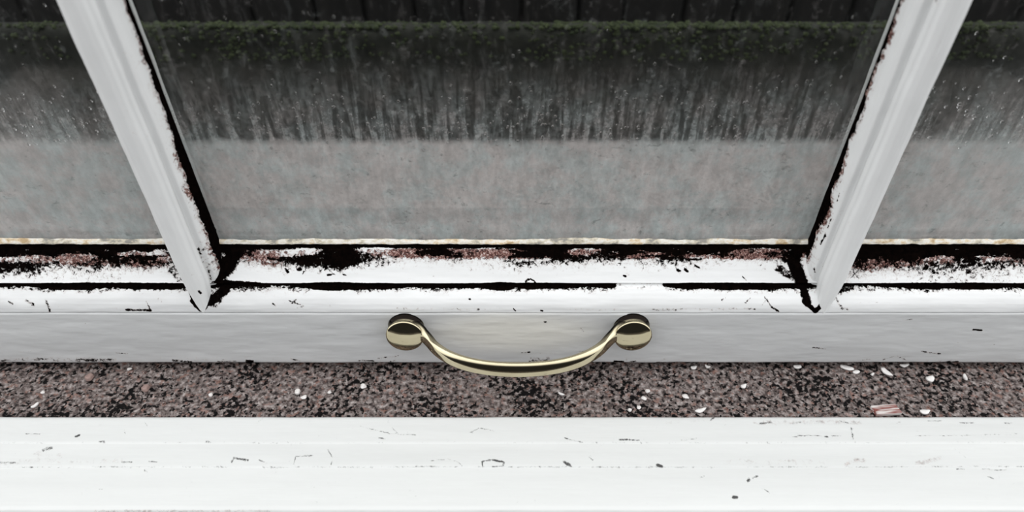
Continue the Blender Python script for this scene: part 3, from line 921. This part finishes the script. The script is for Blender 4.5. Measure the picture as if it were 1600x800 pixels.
def bow():
    ctrl = [(DL.x + .0030, -.0074, ZH + .0012), (DL.x + .0068, -.0076, ZH + .0010)]
    for (uu, vv_) in ((668, 528), (682, 546), (711, 563), (755, 574), (808, 577.5), (862, 574), (905, 563.5), (937, 546.5), (953, 528)):
        p = at(uu, vv_, z=ZH)
        ctrl.append(tuple(p))
    ctrl += [(DR.x - .0068, -.0076, ZH + .0010), (DR.x - .0030, -.0074, ZH + .0012)]
    c_ = chaikin(ctrl, 4)
    # even spacing
    L = np.concatenate([[0], np.cumsum(np.linalg.norm(np.diff(c_, axis=0), axis=1))])
    t = np.linspace(0, L[-1], 180)
    c_ = np.stack([np.interp(t, L, c_[:, k]) for k in range(3)], 1)
    tn = np.gradient(c_, axis=0); tn /= np.linalg.norm(tn, axis=1)[:, None]
    s = t / L[-1]
    e = np.abs(2 * s - 1)                 # 0 in the middle, 1 at the feet
    sec = [(.3, -3.0), (1.2, -2.95), (1.66, -2.6), (1.70, -1.9), (1.50, -.1), (1.26, .85), (.90, 1.80), (.42, 2.45), (-.15, 2.85), (-.8, 2.8), (-1.4, 2.3), (-1.72, 1.2), (-1.8, -.9), (-1.5, -2.3), (-.8, -2.9)]
    sec = chaikin(sec + [sec[0]], 2)[:-1] / 1000.0
    n = len(sec)
    k_out = np.interp(e, [0, .5, .75, .88, .95, 1], [1.35, 1.32, 1.28, 1.4, 1.9, 2.3])
    k_up = np.interp(e, [0, .5, .75, .88, .95, 1], [1.26, 1.20, 1.08, 1.15, 1.6, 2.0])
    P = np.zeros((n, len(c_), 3))
    blk = np.zeros((n, len(c_)))
    up = np.array([0, 0, 1.0])
    for i in range(len(c_)):
        side = np.cross(up, tn[i]); side /= np.linalg.norm(side)
        nrm = np.cross(tn[i], side)
        for k in range(n):
            P[k, i] = c_[i] - side * sec[k][0] * k_out[i] + nrm * sec[k][1] * k_up[i]
            blk[k, i] = max(sstep(.62, .86, e[i]) * sstep(.0004, -.0008, sec[k][0]), .9 * sstep(.86, .97, e[i]) * sstep(.0016, .0004, sec[k][0]))  # inner side of the bow goes near black toward the feet
    me_ = grid_mesh('bow', P, {'blackened': blk}, close_u=True, caps=True)
    bm_ = bmesh.new(); bm_.from_mesh(me_); bmesh.ops.recalc_face_normals(bm_, faces=bm_.faces[:]); bm_.to_mesh(me_); bm_.free()
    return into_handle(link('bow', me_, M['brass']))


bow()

# ------------------------------------------------------------------ loose bits lying on the granite
def flake(name, u, v, size, label, cat, mat, aspect=1.0, rot=0.0, thick=.0007, curl=.0008, seed=0, n=11, group=None, z0=.0002):
    """an irregular curled chip: size in mm, length x aspect"""
    rnd = random.Random(seed * 13 + 5)
    p = at(u, v, z=.0)
    a_ = size / 1000 / 2; b_ = a_ * aspect
    ring = []
    for k in range(n):
        an = 2 * PI * k / n
        rr = rnd.uniform(.78, 1.12)
        ring.append((math.cos(an) * a_ * rr, math.sin(an) * b_ * rr))
    bm_ = bmesh.new()
    levels = [(1.0, 0), (1.0, 1), (.86, 1.25), (.45, 1.35)]
    rows = []
    for sc, lv in levels:
        row = []
        for (x, y) in ring:
            zc = curl * ((x / a_) ** 2) * sc
            row.append(bm_.verts.new((x * sc, y * sc, zc + lv * thick + (rnd.uniform(-.1, .1) * thick if lv else 0))))
        rows.append(row)
    for ra, rb in zip(rows[:-1], rows[1:]):
        for k in range(n):
            bm_.faces.new((ra[k], ra[(k + 1) % n], rb[(k + 1) % n], rb[k]))
    bm_.faces.new(rows[0][::-1]); bm_.faces.new(rows[-1])
    o = link(name, bm_mesh(name, bm_), mat)
    o.location = (p.x, p.y, z0)
    o.rotation_euler = (rnd.uniform(-.08, .08), rnd.uniform(-.08, .08), rot)
    return tag(o, label, cat, group)


GF = 'white paint flakes on the granite'
flake('paint_flake', 1245, 574.5, 4.6, 'small white paint flake under the rail, left of the long curved flake', 'paint flake', M['flake'], .55, 0, seed=1, group=GF)
flake('paint_flake', 1322, 576, 8.2, 'long curved white paint flake, largest on the granite under the rail', 'paint flake', M['flake'], .38, -.35, seed=2, group=GF, curl=.0012)
flake('paint_flake', 1336, 583, 4.2, 'white paint flake touching the lower end of the long curved flake', 'paint flake', M['flake'], .55, .2, seed=3, group=GF)
flake('paint_flake', 1362, 586.5, 2.4, 'tiny white paint flake between the long curved and slanted flakes', 'paint flake', M['flake'], .6, .6, seed=4, group=GF)
flake('paint_flake', 1384, 582.5, 6.6, 'slanted narrow white paint flake right of the long curved flake', 'paint flake', M['flake'], .45, -.95, seed=5, group=GF)
flake('paint_flake', 1412, 572.5, 5.2, 'flat white paint flake tucked against the rail edge above the granite', 'paint flake', M['flake'], .4, .05, seed=6, group=GF)
flake('paint_flake', 1452, 594, 4.6, 'chunky square white paint flake alone on the right of the granite', 'paint flake', M['flake'], .85, .3, seed=7, group=GF, thick=.0010)
flake('paint_flake', 1507, 591, 4.6, 'upright narrow white paint flake, rightmost on the granite', 'paint flake', M['flake'], .42, 1.4, seed=8, group=GF)
flake('paint_flake', 1444, 645, 5.6, 'dull white paint flake lying against the board right of the wood splinter', 'paint flake', M['flake'], .5, .1, seed=9, group=GF)
flake('paint_flake', 1083, 576, 3.6, 'white paint flake under the rail, right of the handle', 'paint flake', M['flake'], .6, .2, seed=10, group=GF)
flake('paint_flake', 1105, 574.5, 3.0, 'little white paint flake just right of the flake beside the handle', 'paint flake', M['flake'], .6, -.3, seed=11, group=GF)
flake('paint_flake', 1161, 605, 3.8, 'pale jagged paint flake in the dark patch of granite right of centre', 'paint flake', M['flake'], .6, .5, seed=12, group=GF)
flake('paint_flake', 1093, 643, 6.0, 'bent white paint flake resting on the board edge right of centre', 'paint flake', M['flake'], .4, .25, seed=13, group=GF, curl=.0015)
flake('paint_flake', 877, 617, 4.0, 'thin sliver of white paint on the granite below the handle', 'paint flake', M['flake'], .3, -.45, seed=14, group=GF)
flake('paint_flake', 56, 635, 4.8, 'narrow twisted white paint flake, leftmost beside the board', 'paint flake', M['flake'], .38, 1.1, seed=15, group=GF)
GP = 'pale pebbles on the granite'


def pebble(u, v, size, label, mat, seed):
    rnd = random.Random(seed)
    p = at(u, v, z=0)
    bm_ = bmesh.new()
    bmesh.ops.create_icosphere(bm_, subdivisions=3, radius=1.0)
    ph = [rnd.uniform(0, 6) for _ in range(4)]
    for vv in bm_.verts:
        c0 = vv.co
        k = 1 + .14 * math.sin(3 * c0.x + ph[0]) + .12 * math.sin(4 * c0.y + ph[1]) + .10 * math.sin(5 * c0.z + ph[2])
        vv.co = Vector((c0.x * k * size * .5, c0.y * k * size * .38, c0.z * k * size * .28)) / 1000
    o = link('pebble', bm_mesh('pebble', bm_), mat)
    o.location = (p.x, p.y, size * .22 / 1000)
    o.rotation_euler = (0, 0, rnd.uniform(-.6, .6))
    return tag(o, label, 'pebble', GP)


pebble(465, 613.5, 3.4, 'bright white pebble on the granite left of the handle', M['pebble'], 1)
pebble(475, 622, 2.8, 'cream pebble just below right of the bright white pebble', M['pebble'], 2)
pebble(515, 613.5, 2.2, 'small grey white pebble between the bright pebble and handle', M['pebble'], 3)
pebble(568, 604.5, 3.6, 'oval pale pebble on the granite left below the handle end', M['pebble'], 4)
pebble(1012, 612, 2.6, 'small white pebble right of the handle, upper of a pair', M['pebble'], 5)
pebble(1006, 623, 2.6, 'small white pebble right of the handle, lower of a pair', M['pebble'], 6)
pebble(984, 641.5, 2.4, 'small white pebble near the board edge, left of its twin', M['pebble'], 7)
pebble(998, 637.5, 2.4, 'small white pebble near the board edge, right of its twin', M['pebble'], 8)
pebble(1071, 621, 3.4, 'warm cream pebble in the granite right of centre', M['pebble'], 9)
pebble(203, 577, 2.2, 'tiny white pebble under the rail on the left', M['pebble'], 10)
pebble(68, 614, 2.2, 'tiny white pebble on the granite at far left', M['pebble'], 11)
pebble(330, 618, 2.4, 'small white pebble left of the bright pebble by itself', M['pebble'], 12)
pebble(141, 591, 4.8, 'pinkish stone chip on the granite at left', M['pink_chip'], 13)
pebble(228, 608, 4.6, 'pinkish stone chip on the granite between left bar and far left chip', M['pink_chip'], 14)

# striped splinter of wood standing against the board
p0 = at(1384, 641, z=.0012)
bm = box_bm(-.0062, .0062, -.0028, .0028, 0, .0022, .0003, 1)
for vv in bm.verts:
    vv.co.x += .0006 * math.sin(vv.co.y * 2000); vv.co.z += .0005 * (vv.co.x / .006)
spl = link('wood_splinter', bm_mesh('wood_splinter', bm), M['splinter'], smooth=False)
spl.location = (p0.x, p0.y, .0001); spl.rotation_euler = (0, 0, .03)
tag(spl, 'short striped reddish wood splinter on the granite against the board', 'splinter')
